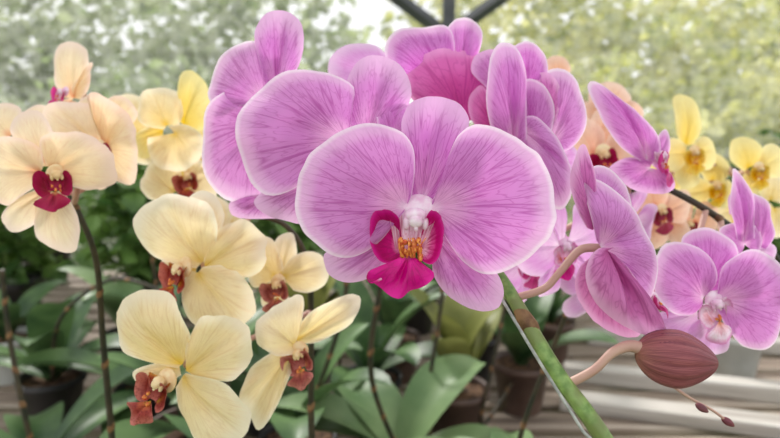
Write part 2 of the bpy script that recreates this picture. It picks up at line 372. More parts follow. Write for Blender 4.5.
cnt=[0]
def flower(pl,c,d,blades,lip=None,mats=(PINK,PINK_SEPAL),lm=(LIP_SIDE,LIP_M,COLM),hi=False,tpl=None,ped=True,label=None,pedpts=None):
    cnt[0]+=1; sd=cnt[0]*10
    K=d/FPX; wc=W(c[0],c[1],d)
    M=FACE.copy()
    if tpl: M=FACE@Euler(tpl[1]).to_matrix()
    fl=empty('flower',wc-pl.loc,pl.o,M.to_euler())
    if label: fl['label']=label
    n,m=(120,40) if hi else (48,18)
    if tpl:
        s=tpl[0]; sq=tpl[2] if len(tpl)>2 else 1.0
        for kind,base,pts,kw in (('sepal',(0,8),TS_T,dict(z0=-5)),('sepal',(6,-8),TS_R,dict(z0=-5)),('sepal',(-6,-8),TS_L,dict(z0=-6)),('petal',(10,8),TP_R,dict(z0=1,t=.2)),('petal',(-10,8),TP_L,dict(z0=0,t=.2))):
            mb=MB(); sd+=1
            P=[(x,y*(sq if kind=='petal' else 1)) for x,y in pts]
            blade(mb,base,P,n=n,m=m,seed=sd,wob=.1,rip=.06,**kw); mb.v=[v*K*s for v in mb.v]
            mb.make(kind,[mats[0] if kind=='petal' else mats[1]],fl)
        if lip: lipset(fl,K,s*(lip if isinstance(lip,float) else 1),(0,0,0),(7*s,0,0),0,*lm,seed=sd)
    else:
        for bl in blades:
            kind,base,pts=bl[0],bl[1],bl[2]; kw=dict(bl[3]) if len(bl)>3 else {}
            mt=kw.pop('mat',None)
            kw.setdefault('z0',0 if kind=='petal' else -6); sd+=1
            mb=MB(); blade(mb,(base[0]-c[0],c[1]-base[1]),[(x-c[0],c[1]-y) for x,y in pts],n=n,m=m,seed=sd,**kw)
            mb.v=[v*K for v in mb.v]
            mb.make(kind,[mt or (mats[0] if kind=='petal' else mats[1])],fl)
        if lip:
            lx,ly,ls,rot=lip[:4]
            lipset(fl,K,ls,rot,(lx-c[0],c[1]-ly,lip[4] if len(lip)>4 else 4),0,*lm,hi=hi,seed=sd)
    if ped and pl.C:
        p0=wc-pl.loc; 
        p0=p0+(-(M@Vector((0,0,1))))*.006
        if pedpts: pts=[W(*q)-pl.loc for q in pedpts]
        else:
            p1=pl.near(p0+Vector((0,.02,-.01))); back=p0-(M@Vector((0,0,1)))*min(.02,(p1-p0).length*.4)
            pts=[p0,back,p1.lerp(back,.35)+Vector((0,0,-.003)),p1]
        Mi=(Matrix.Translation(wc-pl.loc)@M.to_4x4()).inverted()
        mb=MB(); tube(mb,[Mi@q for q in pts],[.0022*max(1,d/.25)*.8,.0015,.0016],n=12,steps=30); mb.make('pedicel',[PEDI],fl)
    return fl

# ======== A : main pink orchid
A=Plant(.17,.25,'pink moth orchid with arching spray of large veined lilac blooms','k',
  [W(640,520,.215),W(603,438,.205),W(555,370,.212),W(507,288,.225),W(470,235,.236),W(435,160,.25),W(390,115,.262),W(330,105,.272),W(290,110,.28)],
  (.0048,.0041,.0036,.0024,.0014),STEM,leaves=4,seed=3,leaflen=.13,elev=(.0,.25),nodeat=[W(533,330,.218)])
mb=MB(); tube(mb,[Vector((-.012,.004,.07)),W(620,500,.205)-A.loc,W(587,438,.198)-A.loc,W(542,366,.206)-A.loc,W(500,296,.218)-A.loc],[.0006,.0006],n=12,steps=60); o=mb.make('support_stake',[STAKE],A.o); o['label']='thin silvery support wire'

HP=dict(t=.4,c=-.44,z0=2,rip=.045,x2=.02,bulge=.06,wob=.11,mid=.02,edge=.03)
flower(A,(418,222),.20,[
 ('sepal',(421,205),[(412,205),(409,180),(408,160),(402,138),(403,116),(414,100),(435,94),(457,99),(470,114),(467,134),(457,150),(447,172),(436,200)],dict(t=.2,c=-.28,z0=-5,mid=.08,bulge=.06)),
 ('sepal',(404,234),[(404,226),(385,240),(355,252),(332,252),(320,256),(321,268),(329,280),(350,285),(371,279),(390,265),(406,243)],dict(t=-.1,c=-.1,z0=-8)),
 ('sepal',(432,232),[(440,226),(462,236),(484,256),(501,278),(507,298),(499,312),(478,313),(456,302),(441,288),(433,272),(437,262),(430,240)],dict(t=.05,c=-.15,z0=-8,mid=.1,bulge=.1)),
 ('petal',(406,207),[(411,196),(414,172),(413,150),(405,135),(390,127),(370,124),(345,130),(322,143),(305,160),(297,180),(295,205),(302,226),(314,241),(330,253),(347,258),(365,252),(382,239),(397,220),(403,213)],HP),
 ('petal',(431,208),[(432,200),(441,186),(446,160),(456,139),(475,128),(500,130),(525,142),(546,161),(556,188),(555,214),(546,238),(528,258),(505,270),(482,273),(463,262),(450,246),(438,226),(433,216)],HP),
],lip=(418,222,1.0,(0,0,0)),hi=True,label='large open lilac-pink bloom with magenta lip')
flower(A,(372,150),.225,[
 ('petal',(347,140),[(350,128),(354,105),(354,88),(335,75),(310,72),(280,74),(255,88),(238,108),(232,135),(237,162),(250,184),(270,196),(292,191),(312,175),(335,160),(345,150)],dict(t=.32,c=-.45,z0=0,rip=.05,wob=.12)),
 ('sepal',(366,140),[(352,140),(346,115),(346,83),(355,63),(370,54),(390,55),(406,68),(412,90),(406,112),(396,128),(380,140)],dict(z0=-3,mid=.12)),
 ('petal',(392,140),[(380,138),(377,115),(386,102),(400,99),(414,107),(420,120),(415,138)],dict(z0=3)),
 ('sepal',(325,178),[(320,170),(290,185),(265,188),(250,200),(257,212),(280,220),(305,223),(325,195)],dict(z0=-12)),
 ('sepal',(385,165),[(385,160),(400,170),(420,200),(415,220),(395,215),(378,190)],dict(z0=-12)),
],label='lilac-pink bloom overlapped by a larger bloom')
flower(A,(268,112),.25,[
 ('petal',(267,106),[(262,102),(240,108),(219,109),(207,95),(208,75),(220,53),(240,42),(262,42),(279,55),(286,74),(276,95)],dict(t=.5,c=-.6,z0=0,rip=.09,wob=.16)),
 ('sepal',(279,95),[(268,90),(258,58),(256,33),(267,15),(283,9),(299,20),(305,40),(302,62),(290,88)],dict(z0=4,mid=.15)),
 ('petal',(268,122),[(262,112),(240,88),(221,98),(206,118),(201,145),(205,177),(219,196),(240,204),(260,200),(270,172),(272,135)],dict(z0=2,t=.3,c=-.4,wob=.12)),
 ('sepal',(268,195),[(262,188),(238,194),(226,204),(231,216),(250,219),(285,216),(285,200)],dict(z0=-8)),
 ('petal',(285,120),[(282,112),(300,90),(320,95),(330,125),(318,150),(295,145)],dict(z0=-4)),
],mats=(PINK,PINK_SEPAL),label='lilac-pink bloom turned aside')
flower(A,(455,105),.27,[
 ('petal',(392,82),[(390,86),(360,88),(336,84),(326,66),(333,48),(355,40),(376,43),(392,60)],dict(z0=-10,mat=PALE)),
 ('petal',(445,85),[(430,90),(405,82),(387,60),(387,38),(400,25),(425,20),(447,25),(454,48),(452,80)],dict(z0=-4,t=.2,wob=.15,rip=.08)),
 ('sepal',(460,80),[(452,70),(446,34),(454,20),(470,15),(482,28),(480,50),(470,72)],dict(z0=-2,mid=.15,mat=PINK)),
 ('petal',(450,95),[(446,90),(470,60),(492,46),(513,53),(512,75),(490,100)],dict(z0=-12)),
 ('petal',(462,122),[(446,128),(424,112),(406,92),(404,74),(412,60),(434,52),(462,50),(487,56),(493,75),(486,100),(476,122)],dict(z0=6,t=.4,c=-.5,bulge=.1,mid=.08,rip=.06,wob=.08,mat=DEEP)),
],mats=(PINK,PINK_SEPAL),label='bloom seen from behind, deeper pink reverse')
flower(A,(520,135),.25,[
 ('petal',(512,150),[(503,152),(488,130),(482,100),(486,68),(498,46),(512,52),(520,80),(522,110),(524,145)],dict(z0=4,t=.6,c=-.5,bulge=.12,mid=.15)),
 ('petal',(530,142),[(516,142),(503,108),(510,86),(530,77),(548,90),(555,112),(548,140)],dict(z0=0,t=.2,mid=.12)),
 ('petal',(522,132),[(512,126),(530,118),(550,138),(562,163),(566,187),(557,210),(538,196),(520,164)],dict(z0=6,t=.6,c=-.5,bulge=.12,mid=.15)),
 ('petal',(528,95),[(512,94),(507,62),(517,41),(535,34),(550,46),(552,72),(544,94)],dict(z0=-14,t=.1,wob=.15)),
 ('petal',(556,140),[(546,134),(540,105),(542,83),(553,66),(571,63),(584,79),(591,105),(586,132),(571,149),(555,148)],dict(z0=-16,wob=.15)),
 ('sepal',(500,80),[(490,84),(474,66),(480,48),(498,43),(512,60),(508,80)],dict(z0=-20)),
 ('sepal',(545,120),[(534,124),(524,98),(534,74),(552,70),(564,90),(558,120)],dict(z0=-10,mat=PINK_BACK)),
 ('petal',(500,130),[(490,136),(473,116),(472,94),(484,80),(496,96),(506,122)],dict(z0=-18,mat=DEEP)),
 ('sepal',(560,152),[(552,152),(572,138),(586,152),(578,174),(560,170)],dict(z0=-22,mat=PALE)),
],mats=(PINK,PINK_SEPAL),label='lilac-pink bloom seen from the side')
flower(A,(600,247),.22,[
 ('petal',(598,246),[(594,240),(585,215),(582,192),(588,178),(602,182),(624,202),(642,230),(654,260),(656,286),(650,308),(634,296),(612,270)],dict(z0=6,t=.6,c=-.8,bulge=.16,mid=.14,x2=-.1,wob=.1)),
 ('petal',(592,230),[(586,228),(573,205),(568,175),(574,153),(584,145),(590,165),(593,195),(598,222)],dict(z0=2,t=.3,mat=PINK_BACK,mid=.2)),
 ('petal',(600,215),[(593,205),(588,178),(598,165),(616,168),(633,192),(636,217),(615,222)],dict(z0=-10)),
 ('sepal',(602,250),[(608,246),(590,248),(579,264),(580,284),(592,304),(612,320),(636,331),(664,338),(655,322),(641,300),(626,278),(616,258)],dict(z0=14,t=.4,c=-.45,bulge=.14,mid=.2,mat=PINK_BACK)),
 ('sepal',(600,262),[(594,256),(580,268),(575,290),(586,312),(604,328),(628,338),(646,339),(640,324),(620,300)],dict(z0=-4,t=.3,c=-.4,mid=.15,mat=DEEP)),
],lip=(657,299,.34,(0,1.1,.6),-14),mats=(PINK,PINK_BACK),pedpts=[(600,248,.222),(580,250,.223),(560,272,.222),(545,288,.222),(522,296,.223),(512,298,.224)],label='profile bloom on a curved mauve stalk')
# buds
def bud(pl,c,d,ln,w,ang,tone,pedpts=None,depth_tilt=.2,big=False):
    wc=W(c[0],c[1],d)-pl.loc; K=d/FPX
    M=(Rt*math.cos(ang)+Up*math.sin(ang)-Fw*depth_tilt).normalized().to_track_quat('Z','Y').to_matrix()
    mb=MB(); pt=.34; ellipsoid(mb,wc,(w*K*.95,w*K*.95,ln*K),n=48 if big else 20,m=28 if big else 12,M=M,point=pt)
    if big:
        Mi=M.inverted(); va=Mi@(-Fw); vu=Mi@Up
        ac=math.atan2(va.y,va.x); au=math.atan2(vu.y,vu.x)
        dlt=(au-ac+math.pi)%(2*math.pi)-math.pi; sg=1 if dlt>0 else -1
        for a0,hw,lift,tw in ((ac+sg*1.15,.85,1.05,.25),(ac-sg*.55,.85,1.13,-.35),(ac+sg*3.1,1.2,1.08,0)):
            P=[];UV=[]; mm=26;nn=30
            for j in range(mm+1):
                th=math.pi-(math.pi-.04)*j/mm; row=[];ur=[]; t=j/mm
                half=hw*(1-.35*t**2)
                for i in range(nn+1):
                    q=2*i/nn-1; a=a0+half*q+tw*t; z=math.cos(th)
                    lf=lift+.07*abs(q)**4+.025*math.cos(9*q)
                    ww=math.sin(th)*(1-pt*max(0,z)**1.3)*lf
                    row.append(M@Vector((ww*math.cos(a)*w*K*.92,ww*math.sin(a)*w*K*.92,z*ln*K*1.015))+wc); ur.append((i/nn,t))
                P.append(row);UV.append(ur)
            mb.grid(P,UV,1)
    o=mb.make('bud',[BUDM,BUDS],pl.o); o['label']=tone
    if pedpts:
        m2=MB(); tube(m2,[W(*q)-pl.loc for q in pedpts],[.0026,.0016,.0018],n=14,steps=30); m2.make('pedicel',[PEDI],o)
bud(A,(676,358),.208,38,28,-.1,'plump dusky mauve-brown unopened bud',[(648,351,.209),(630,346,.210),(612,353,.208),(594,370,.208),(568,384,.211)],big=True)
mb=MB(); C=tube(mb,[W(664,380,.214)-A.loc,W(690,398,.214)-A.loc,W(712,410,.214)-A.loc,W(728,422,.214)-A.loc],[.0006,.0005],n=8,steps=20); mb.make('stem_tip',[PEDI],A.o)
bud(A,(702,408),.212,7,4,-.6,'tiny bud'); bud(A,(728,422),.214,7,4,-.6,'tiny bud')

# ======== B : right pink orchid
B=Plant(.42,.42,'pale pink moth orchid with a leaning spray of blooms','k',[W(850,400,.38),W(783,268,.32),W(735,230,.305),W(690,200,.3),W(650,185,.31),W(610,200,.32)],(.003,.0024,.0016),STEMD,leaves=3,seed=5,leaflen=.12,elev=(0,.2))
flower(B,(648,160),.27,[
 ('petal',(645,160),[(636,162),(614,150),(597,125),(586,97),(590,83),(611,98),(634,118),(652,140),(655,158)],dict(z0=4,t=.6,c=-.6,bulge=.12,mid=.15)),
 ('petal',(640,150),[(632,150),(612,128),(606,108),(622,100),(644,116),(657,140)],dict(z0=-8)),
 ('sepal',(650,168),[(652,160),(625,158),(609,170),(630,189),(658,194),(675,188),(668,172)],dict(z0=0,t=.3)),
 ('petal',(655,165),[(650,158),(660,136),(672,128),(672,150),(664,172)],dict(z0=-6)),
 ('sepal',(640,150),[(636,156),(646,134),(640,110),(650,120),(660,142),(656,160)],dict(z0=-10,mat=PALE)),
],lip=(656,158,.42,(0,.9,.2),6),lm=(LIP_M,LIP_M,COLM),label='sideways lilac bloom with magenta lip')
flower(B,(708,300),.25,[
 ('sepal',(706,292),[(698,290),(688,265),(686,243),(698,229),(720,229),(738,243),(743,268),(728,290)],dict(z0=-6)),
 ('petal',(702,298),[(706,290),(712,275),(706,255),(688,243),(668,245),(654,264),(653,288),(664,309),(688,315),(700,306)],dict(z0=2,t=.4,c=-.5,wob=.1)),
 ('petal',(716,298),[(714,290),(720,264),(744,249),(772,256),(794,286),(790,322),(769,348),(742,346),(720,326),(712,306)],dict(z0=2,t=.4,c=-.5,wob=.1)),
 ('sepal',(700,312),[(704,306),(680,308),(658,315),(652,328),(672,338),(700,332)],dict(z0=-5,mat=PALE)),
 ('sepal',(712,318),[(704,316),(686,332),(692,350),(712,357),(732,352),(730,328)],dict(z0=-4,mat=PALE)),
],lip=(714,304,.5,(0,0,.3)),mats=(PINK,PINK),lm=(LIP_P,LIP_P,COLM),label='open pink bloom with white lip')
flower(B,(748,240),.265,[
 ('petal',(742,242),[(735,240),(727,215),(726,190),(734,168),(744,185),(751,215),(752,238)],dict(z0=2,t=.3,mid=.15)),
 ('petal',(745,245),[(738,258),(722,245),(722,228),(745,222),(761,232),(758,256)],dict(z0=0)),
 ('petal',(760,246),[(753,244),(751,215),(757,193),(771,203),(776,235),(768,250)],dict(z0=-4)),
 ('petal',(740,215),[(735,214),(734,196),(748,185),(758,200),(752,216)],dict(z0=-10,mat=PALE)),
 ('sepal',(756,250),[(750,246),(766,240),(782,248),(780,264),(762,266)],dict(z0=-8,mat=PALE)),
],mats=(PINK,PINK),label='half-open pink bloom seen from the side')
flower(B,(563,248),.28,[],tpl=(.42,(0.1,.35,.2)),lip=1.0,mats=(PALE,PALE),lm=(LIP_P,LIP_M,COLM),label='pale pink bloom with white centre')
flower(B,(606,285),.30,[],tpl=(.40,(0.1,-.3,-.3)),lip=1.0,mats=(PALE,PALE),lm=(LIP_P,LIP_P,COLM),label='pale pink bloom')
flower(B,(528,262),.31,[],tpl=(.36,(0.2,.1,.5)),lip=1.0,mats=(PALE,PALE),lm=(LIP_M,LIP_M,COLM),label='pale pink bloom')
flower(B,(625,222),.32,[],tpl=(.34,(0.1,.5,-.5)),lip=1.0,mats=(PALE,PALE),lm=(LIP_M,LIP_M,COLM),label='pale pink bloom tucked between others')

# ======== C : cream orchid
C_=Plant(-.07,.41,'cream-yellow moth orchid with rust-red lips, dark flower stem','k',[W(322,520,.40),W(312,438,.37),W(311,340,.345),W(308,265,.33),W(285,225,.325),W(250,215,.32)],(.0026,.0022,.0015),STEMD,leaves=4,seed=8,leaflen=.14,elev=(0,.4))
RL=(LIP_R,LIP_R,COLY)
FD=dict(wob=.17,rip=.09,mid=.08,edge=.05)
flower(C_,(200,266),.28,[
 ('petal',(203,262),[(197,268),(175,264),(154,254),(141,237),(137,216),(147,202),(169,195),(195,198),(216,208),(224,226),(218,246),(208,262)],dict(t=.38,c=-.45,z0=2,**FD)),
 ('petal',(206,266),[(206,258),(213,240),(228,224),(247,219),(264,231),(270,250),(264,270),(245,277),(222,274)],dict(t=.3,c=-.4,z0=4,gx=.2,**FD)),
 ('petal',(200,272),[(206,266),(226,264),(243,270),(254,286),(254,310),(241,328),(220,331),(201,322),(186,304),(186,283),(192,270)],dict(t=.5,c=-.6,z0=6,**FD)),
 ('sepal',(198,262),[(205,255),(185,225),(180,205),(195,190),(212,196),(222,215),(212,250)],dict(z0=-8)),
 ('sepal',(194,270),[(200,262),(184,262),(168,256),(156,264),(160,276),(176,282),(194,278)],dict(z0=-6)),
],lip=(186,270,.52,(0,-.55,-.15),10),mats=(CREAM,CREAM),lm=RL,label='cream bloom with rust-red lip')
flower(C_,(182,368),.25,[
 ('petal',(183,364),[(178,368),(156,362),(130,352),(114,338),(110,318),(120,301),(144,291),(168,296),(186,310),(193,330),(190,352)],dict(t=.38,c=-.5,z0=2,**FD)),
 ('petal',(187,370),[(186,362),(190,340),(197,322),(213,313),(236,318),(252,333),(254,355),(243,372),(220,379),(198,378)],dict(t=.35,c=-.4,z0=3,**FD)),
 ('petal',(185,374),[(190,370),(210,372),(230,381),(244,398),(249,420),(242,440),(216,446),(196,432),(184,406),(180,384)],dict(t=.5,c=-.6,z0=5,**FD)),
 ('sepal',(178,366),[(182,362),(165,362),(146,366),(130,374),(138,388),(160,388),(180,376)],dict(z0=-4)),
],lip=(168,382,.60,(0,-.45,-.3),10),mats=(CREAM,CREAM),lm=RL,label='cream bloom with rust-red lip')
flower(C_,(295,344),.27,[
 ('petal',(296,340),[(296,334),(303,320),(318,306),(340,297),(358,297),(358,314),(342,330),(318,340),(302,342)],dict(t=.3,z0=3,**FD)),
 ('petal',(296,344),[(296,352),(276,352),(260,342),(260,320),(273,306),(290,296),(303,296),(304,320)],dict(t=.3,z0=5,**FD)),
 ('petal',(292,352),[(292,344),(274,350),(256,362),(247,380),(245,400),(258,423),(272,415),(284,392),(294,368)],dict(t=.35,z0=5,**FD)),
],lip=(302,352,.44,(0,-.2,.4),8),mats=(CREAM,CREAM),lm=RL,label='side-facing cream bloom')
flower(C_,(277,275),.30,[
 ('petal',(276,278),[(270,282),(254,287),(246,270),(248,250),(262,236),(276,244),(284,268)],dict(t=.25)),
 ('petal',(280,275),[(278,266),(272,250),(278,236),(292,234),(296,255),(288,270)],dict(z0=-5)),
 ('petal',(282,277),[(282,270),(294,256),(312,251),(326,261),(328,280),(312,292),(294,290)],dict(t=.3)),
 ('sepal',(278,284),[(284,282),(288,302),(276,314),(260,306),(262,290),(270,282)],dict(z0=-5)),
],lip=(280,284,.38,(0,0,.2),8),mats=(CREAM,CREAM),lm=RL,label='small cream bloom with rust lip')

# ======== D : blush-cream orchid
D_=Plant(-.22,.44,'cream and blush moth orchid with crimson lips on a dark stem','k',[W(118,510,.43),W(112,438,.40),W(103,340,.36),W(96,260,.33),W(75,205,.315),W(60,170,.315),W(70,120,.32)],(.0026,.0022,.0013),STEMD,leaves=3,seed=12,leaflen=.13,elev=(0,.2))
DL=(LIP_D,LIP_D,COLY)
flower(D_,(50,176),.27,[
 ('sepal',(48,166),[(38,166),(18,145),(6,128),(12,112),(32,109),(47,123),(57,145),(58,165)],dict(z0=-5)),
 ('petal',(42,172),[(48,164),(38,146),(18,138),(-4,141),(-16,158),(-16,180),(-6,200),(12,205),(30,196),(44,182)],dict(t=.3,z0=2,**FD)),
 ('petal',(54,172),[(50,164),(47,146),(54,135),(76,131),(99,143),(110,160),(107,181),(86,190),(66,184)],dict(t=.3,z0=3,gx=-.3,**FD)),
 ('sepal',(52,192),[(44,190),(33,208),(35,236),(50,250),(69,253),(78,236),(74,210),(62,190)],dict(z0=-4)),
 ('sepal',(44,190),[(46,184),(28,192),(4,205),(-8,218),(6,232),(30,226),(48,204)],dict(z0=-6)),
],lip=(62,178,.48,(0,.7,.15),8),mats=(BLUSH,BLUSH),lm=DL,label='blush cream bloom with crimson lip')
flower(D_,(102,150),.30,[
 ('petal',(100,146),[(98,152),(72,138),(44,128),(42,112),(54,104),(76,101),(98,105),(110,125),(110,142)],dict(t=.25,**FD)),
 ('petal',(106,148),[(102,142),(108,122),(104,104),(92,98),(100,94),(124,110),(139,134),(140,158),(130,184),(114,178),(106,160)],dict(t=.25,z0=2,**FD)),
 ('sepal',(100,156),[(104,152),(110,168),(104,186),(92,188),(84,172),(90,156)],dict(z0=-6)),
 ('sepal',(112,120),[(108,128),(98,110),(106,94),(122,96),(134,112),(124,128)],dict(z0=-8)),
 ('sepal',(84,112),[(80,120),(70,106),(78,94),(94,92),(100,106),(94,118)],dict(z0=-12)),
],lip=(104,150,.36,(0,.4,.3),6),mats=(BLUSH,BLUSH),lm=DL,label='blush cream bloom turned aside')
flower(D_,(72,92),.32,[
 ('petal',(74,98),[(64,98),(55,80),(53,56),(59,42),(72,40),(86,50),(92,72),(89,90),(82,100)],dict(t=.2)),
 ('petal',(76,98),[(74,90),(84,74),(92,62),(92,84),(84,100)],dict(z0=4)),
 ('sepal',(70,100),[(74,96),(60,100),(46,106),(56,114),(74,112),(84,104)],dict(z0=-3)),
],lip=(66,94,.26,(0,-.4,-.3),4),mats=(BLUSH,BLUSH),lm=(LIP_M,LIP_M,COLM),label='blush bloom at the tip of the spray')
flower(D_,(14,124),.33,[
 ('petal',(10,136),[(4,140),(-16,134),(-22,114),(0,102),(18,108),(24,130)],dict(t=.1)),
 ('petal',(24,128),[(16,138),(18,118),(36,104),(52,112),(46,132),(28,142)],dict(t=.1)),
 ('sepal',(8,140),[(0,138),(-14,150),(-10,166),(8,168),(18,152)],dict(z0=-4)),
],mats=(BLUSH,CREAM),label='partly hidden blush bloom')

# ======== G : yellow cream group behind
G_=Plant(-.24,.64,'soft yellow moth orchid with a tight cluster of blooms','b',[W(235,438,.5),W(212,330,.44),W(185,210,.39),W(165,150,.37),W(150,110,.37)],(.0026,.0022,.0014),STEMD,leaves=6,leafmat=LEAF,seed=22,leaflen=.18,lw=.036,elev=(.3,1.2))
flower(G_,(172,128),.34,[
 ('sepal',(184,125),[(180,122),(178,98),(180,74),(190,70),(204,80),(213,102),(216,122),(200,132)],dict(z0=2,mid=.08)),
 ('petal',(168,126),[(166,130),(146,126),(136,112),(140,96),(160,88),(178,94),(186,112),(180,126)],dict(t=.25,z0=3,**FD)),
 ('petal',(178,134),[(172,128),(188,126),(204,136),(206,156),(190,170),(168,170),(152,158),(154,140)],dict(t=.3,z0=8,**FD)),
 ('sepal',(162,130),[(166,124),(150,126),(130,136),(128,150),(144,158),(162,146)],dict(z0=-3)),
],mats=(CREAM,YELLOW),label='soft yellow bloom')
flower(G_,(140,138),.36,[
 ('petal',(142,138),[(140,144),(122,140),(108,124),(110,102),(128,94),(146,100),(154,120),(150,138)],dict(t=.25,z0=3,**FD)),
 ('petal',(146,142),[(148,136),(160,150),(152,164),(134,162),(126,150),(134,140)],dict(t=.1,z0=3)),
 ('sepal',(128,140),[(134,134),(118,130),(106,142),(112,158),(130,160)],dict(z0=-3)),
],mats=(CREAM,YELLOW),label='soft yellow bloom partly hidden')
flower(G_,(176,190),.35,[
 ('petal',(176,192),[(168,200),(148,198),(141,180),(148,164),(166,160),(182,170),(186,186)],dict(t=.2,z0=3,**FD)),
 ('petal',(184,190),[(180,184),(188,164),(206,162),(218,176),(216,198),(196,204)],dict(t=.2,z0=2,**FD)),
 ('petal',(196,208),[(190,200),(208,194),(228,206),(230,226),(214,238),(196,228)],dict(t=.1,z0=-8)),
 ('sepal',(180,180),[(174,182),(170,164),(178,150),(192,154),(192,172)],dict(z0=-4)),
],lip=(192,178,.34,(0,0,.2),6),mats=(CREAM,YELLOW),lm=RL,label='soft yellow bloom with rust lip')
flower(G_,(206,150),.39,[],tpl=(.22,(0.1,.3,.4)),lip=1.0,mats=(CREAM,YELLOW),lm=RL,label='soft yellow bloom deep in the cluster')
flower(G_,(228,232),.36,[],tpl=(.20,(0.2,-.3,-.6)),lip=1.0,mats=(CREAM,CREAM),lm=RL,label='small cream bloom deep in the cluster')
# ======== E : yellow right
E_=Plant(.62,.62,'bright yellow moth orchid with spotted yellow lips','k',[W(850,330,.55),W(800,230,.46),W(760,180,.43),W(715,165,.42)],(.0026,.0014),STEMD,leaves=3,seed=31,leaflen=.12)
YL=(LIP_Y,LIP_Y,COLY)
flower(E_,(688,152),.40,[
 ('sepal',(686,146),[(680,144),(674,120),(676,98),(686,93),(698,102),(702,125),(694,144)],dict(z0=-2)),
 ('petal',(684,154),[(686,146),(672,138),(658,146),(660,162),(674,172),(684,164)],dict(z0=2)),
 ('petal',(692,154),[(690,146),(704,136),(716,150),(712,168),(698,170)],dict(z0=2)),
 ('sepal',(690,162),[(684,160),(676,176),(688,188),(702,182),(700,164)],dict(z0=-4)),
],lip=(692,154,.3,(0,0,.2),6),mats=(YELLOW,YELLOW),lm=YL,label='yellow bloom with spotted lip')
flower(E_,(712,186),.42,[
 ('petal',(712,180),[(706,182),(698,168),(706,154),(724,156),(730,172),(720,184)],{}),
 ('petal',(708,190),[(712,184),(698,178),(682,186),(682,202),(698,208),(710,198)],{}),
 ('petal',(716,190),[(714,184),(730,180),(736,196),(726,208),(714,204)],{}),
],lip=(714,188,.26,(0,0,.2),6),mats=(YELLOW,YELLOW),lm=YL,label='yellow bloom')
flower(E_,(752,172),.39,[
 ('petal',(748,168),[(744,172),(730,160),(732,142),(746,136),(760,144),(764,162)],{}),
 ('petal',(758,168),[(756,160),(764,146),(778,144),(788,158),(782,176),(764,178)],{}),
 ('sepal',(754,176),[(748,172),(742,186),(752,198),(766,192),(762,176)],{}),
],lip=(756,170,.28,(0,0,.2),6),mats=(YELLOW,YELLOW),lm=YL,label='yellow bloom')
flower(E_,(772,205),.41,[
 ('petal',(770,200),[(764,204),(756,188),(764,174),(782,176),(790,192),(780,204)],{}),
 ('petal',(774,208),[(768,202),(760,214),(764,232),(780,238),(790,222),(784,206)],{}),
],mats=(CREAM,YELLOW),label='pale yellow bloom')
flower(E_,(735,210),.46,[],tpl=(.20,(0.1,.2,.5)),lip=1.0,mats=(CREAM,YELLOW),lm=YL,label='pale yellow bloom behind others')
flower(E_,(668,178),.46,[],tpl=(.20,(0.1,.3,-.4)),lip=1.0,mats=(YELLOW,CREAM),lm=YL,label='pale yellow bloom behind others')
# ======== F : peach
F_=Plant(.12,.50,'peach moth orchid with deep red lips on a dark stem','b',[W(520,438,.5),W(560,330,.46),W(600,230,.41),W(610,160,.39),W(605,110,.385)],(.0026,.0014),STEMD,leaves=4,leafmat=LEAF2,seed=41,leaflen=.16)
flower(F_,(598,158),.36,[
 ('petal',(594,156),[(590,162),(572,152),(564,136),(572,120),(590,118),(604,134),(602,152)],{}),
 ('petal',(604,158),[(602,150),(612,132),(630,132),(636,152),(626,170),(608,168)],{}),
 ('sepal',(598,148),[(592,146),(590,128),(598,110),(614,106),(618,126),(606,146)],dict(z0=-6)),
 ('sepal',(598,166),[(590,164),(578,178),(590,192),(606,186),(606,168)],dict(z0=-6)),
],lip=(602,156,.42,(0,0,.3),6),mats=(PEACH,PEACH),lm=DL,label='peach bloom with deep red lip')
flower(F_,(612,104),.385,[
 ('petal',(610,104),[(604,110),(590,104),(590,90),(604,82),(620,84),(632,98),(620,112)],{}),
 ('petal',(606,112),[(610,104),(594,100),(580,108),(582,124),(596,132),(608,122)],{}),
 ('petal',(620,112),[(616,104),(630,100),(644,110),(640,128),(624,130)],{}),
],mats=(PEACH,PEACH),label='peach bloom partly hidden')
flower(F_,(562,72),.40,[
 ('petal',(560,74),[(550,78),(544,64),(552,55),(566,56),(572,68),(568,80)],dict(z0=-4)),
],mats=(PEACH,PEACH),label='peach bloom almost hidden')
flower(F_,(658,212),.37,[
 ('petal',(654,208),[(650,214),(636,204),(634,188),(646,178),(662,180),(668,196),(664,210)],{}),
 ('petal',(664,212),[(662,204),(672,192),(688,190),(692,204),(684,222),(668,222)],{}),
 ('sepal',(658,218),[(650,214),(636,226),(640,246),(656,250),(670,240),(668,222)],dict(z0=-4)),
 ('petal',(644,218),[(652,212),(636,206),(620,214),(622,232),(638,238),(650,228)],dict(z0=-2)),
 ('sepal',(672,222),[(668,214),(684,216),(694,232),(684,248),(668,238)],dict(z0=-6)),
],lip=(660,212,.3,(0,0,.3),6),mats=(PEACH,PEACH),lm=DL,label='peach bloom')
flower(F_,(630,150),.42,[],tpl=(.24,(0.1,.2,.4)),lip=1.0,mats=(PEACH,PEACH),lm=DL,label='peach bloom behind others')
flower(F_,(690,225),.42,[],tpl=(.22,(0.1,-.2,.2)),lip=1.0,mats=(PEACH,PEACH),lm=DL,label='peach bloom behind others')

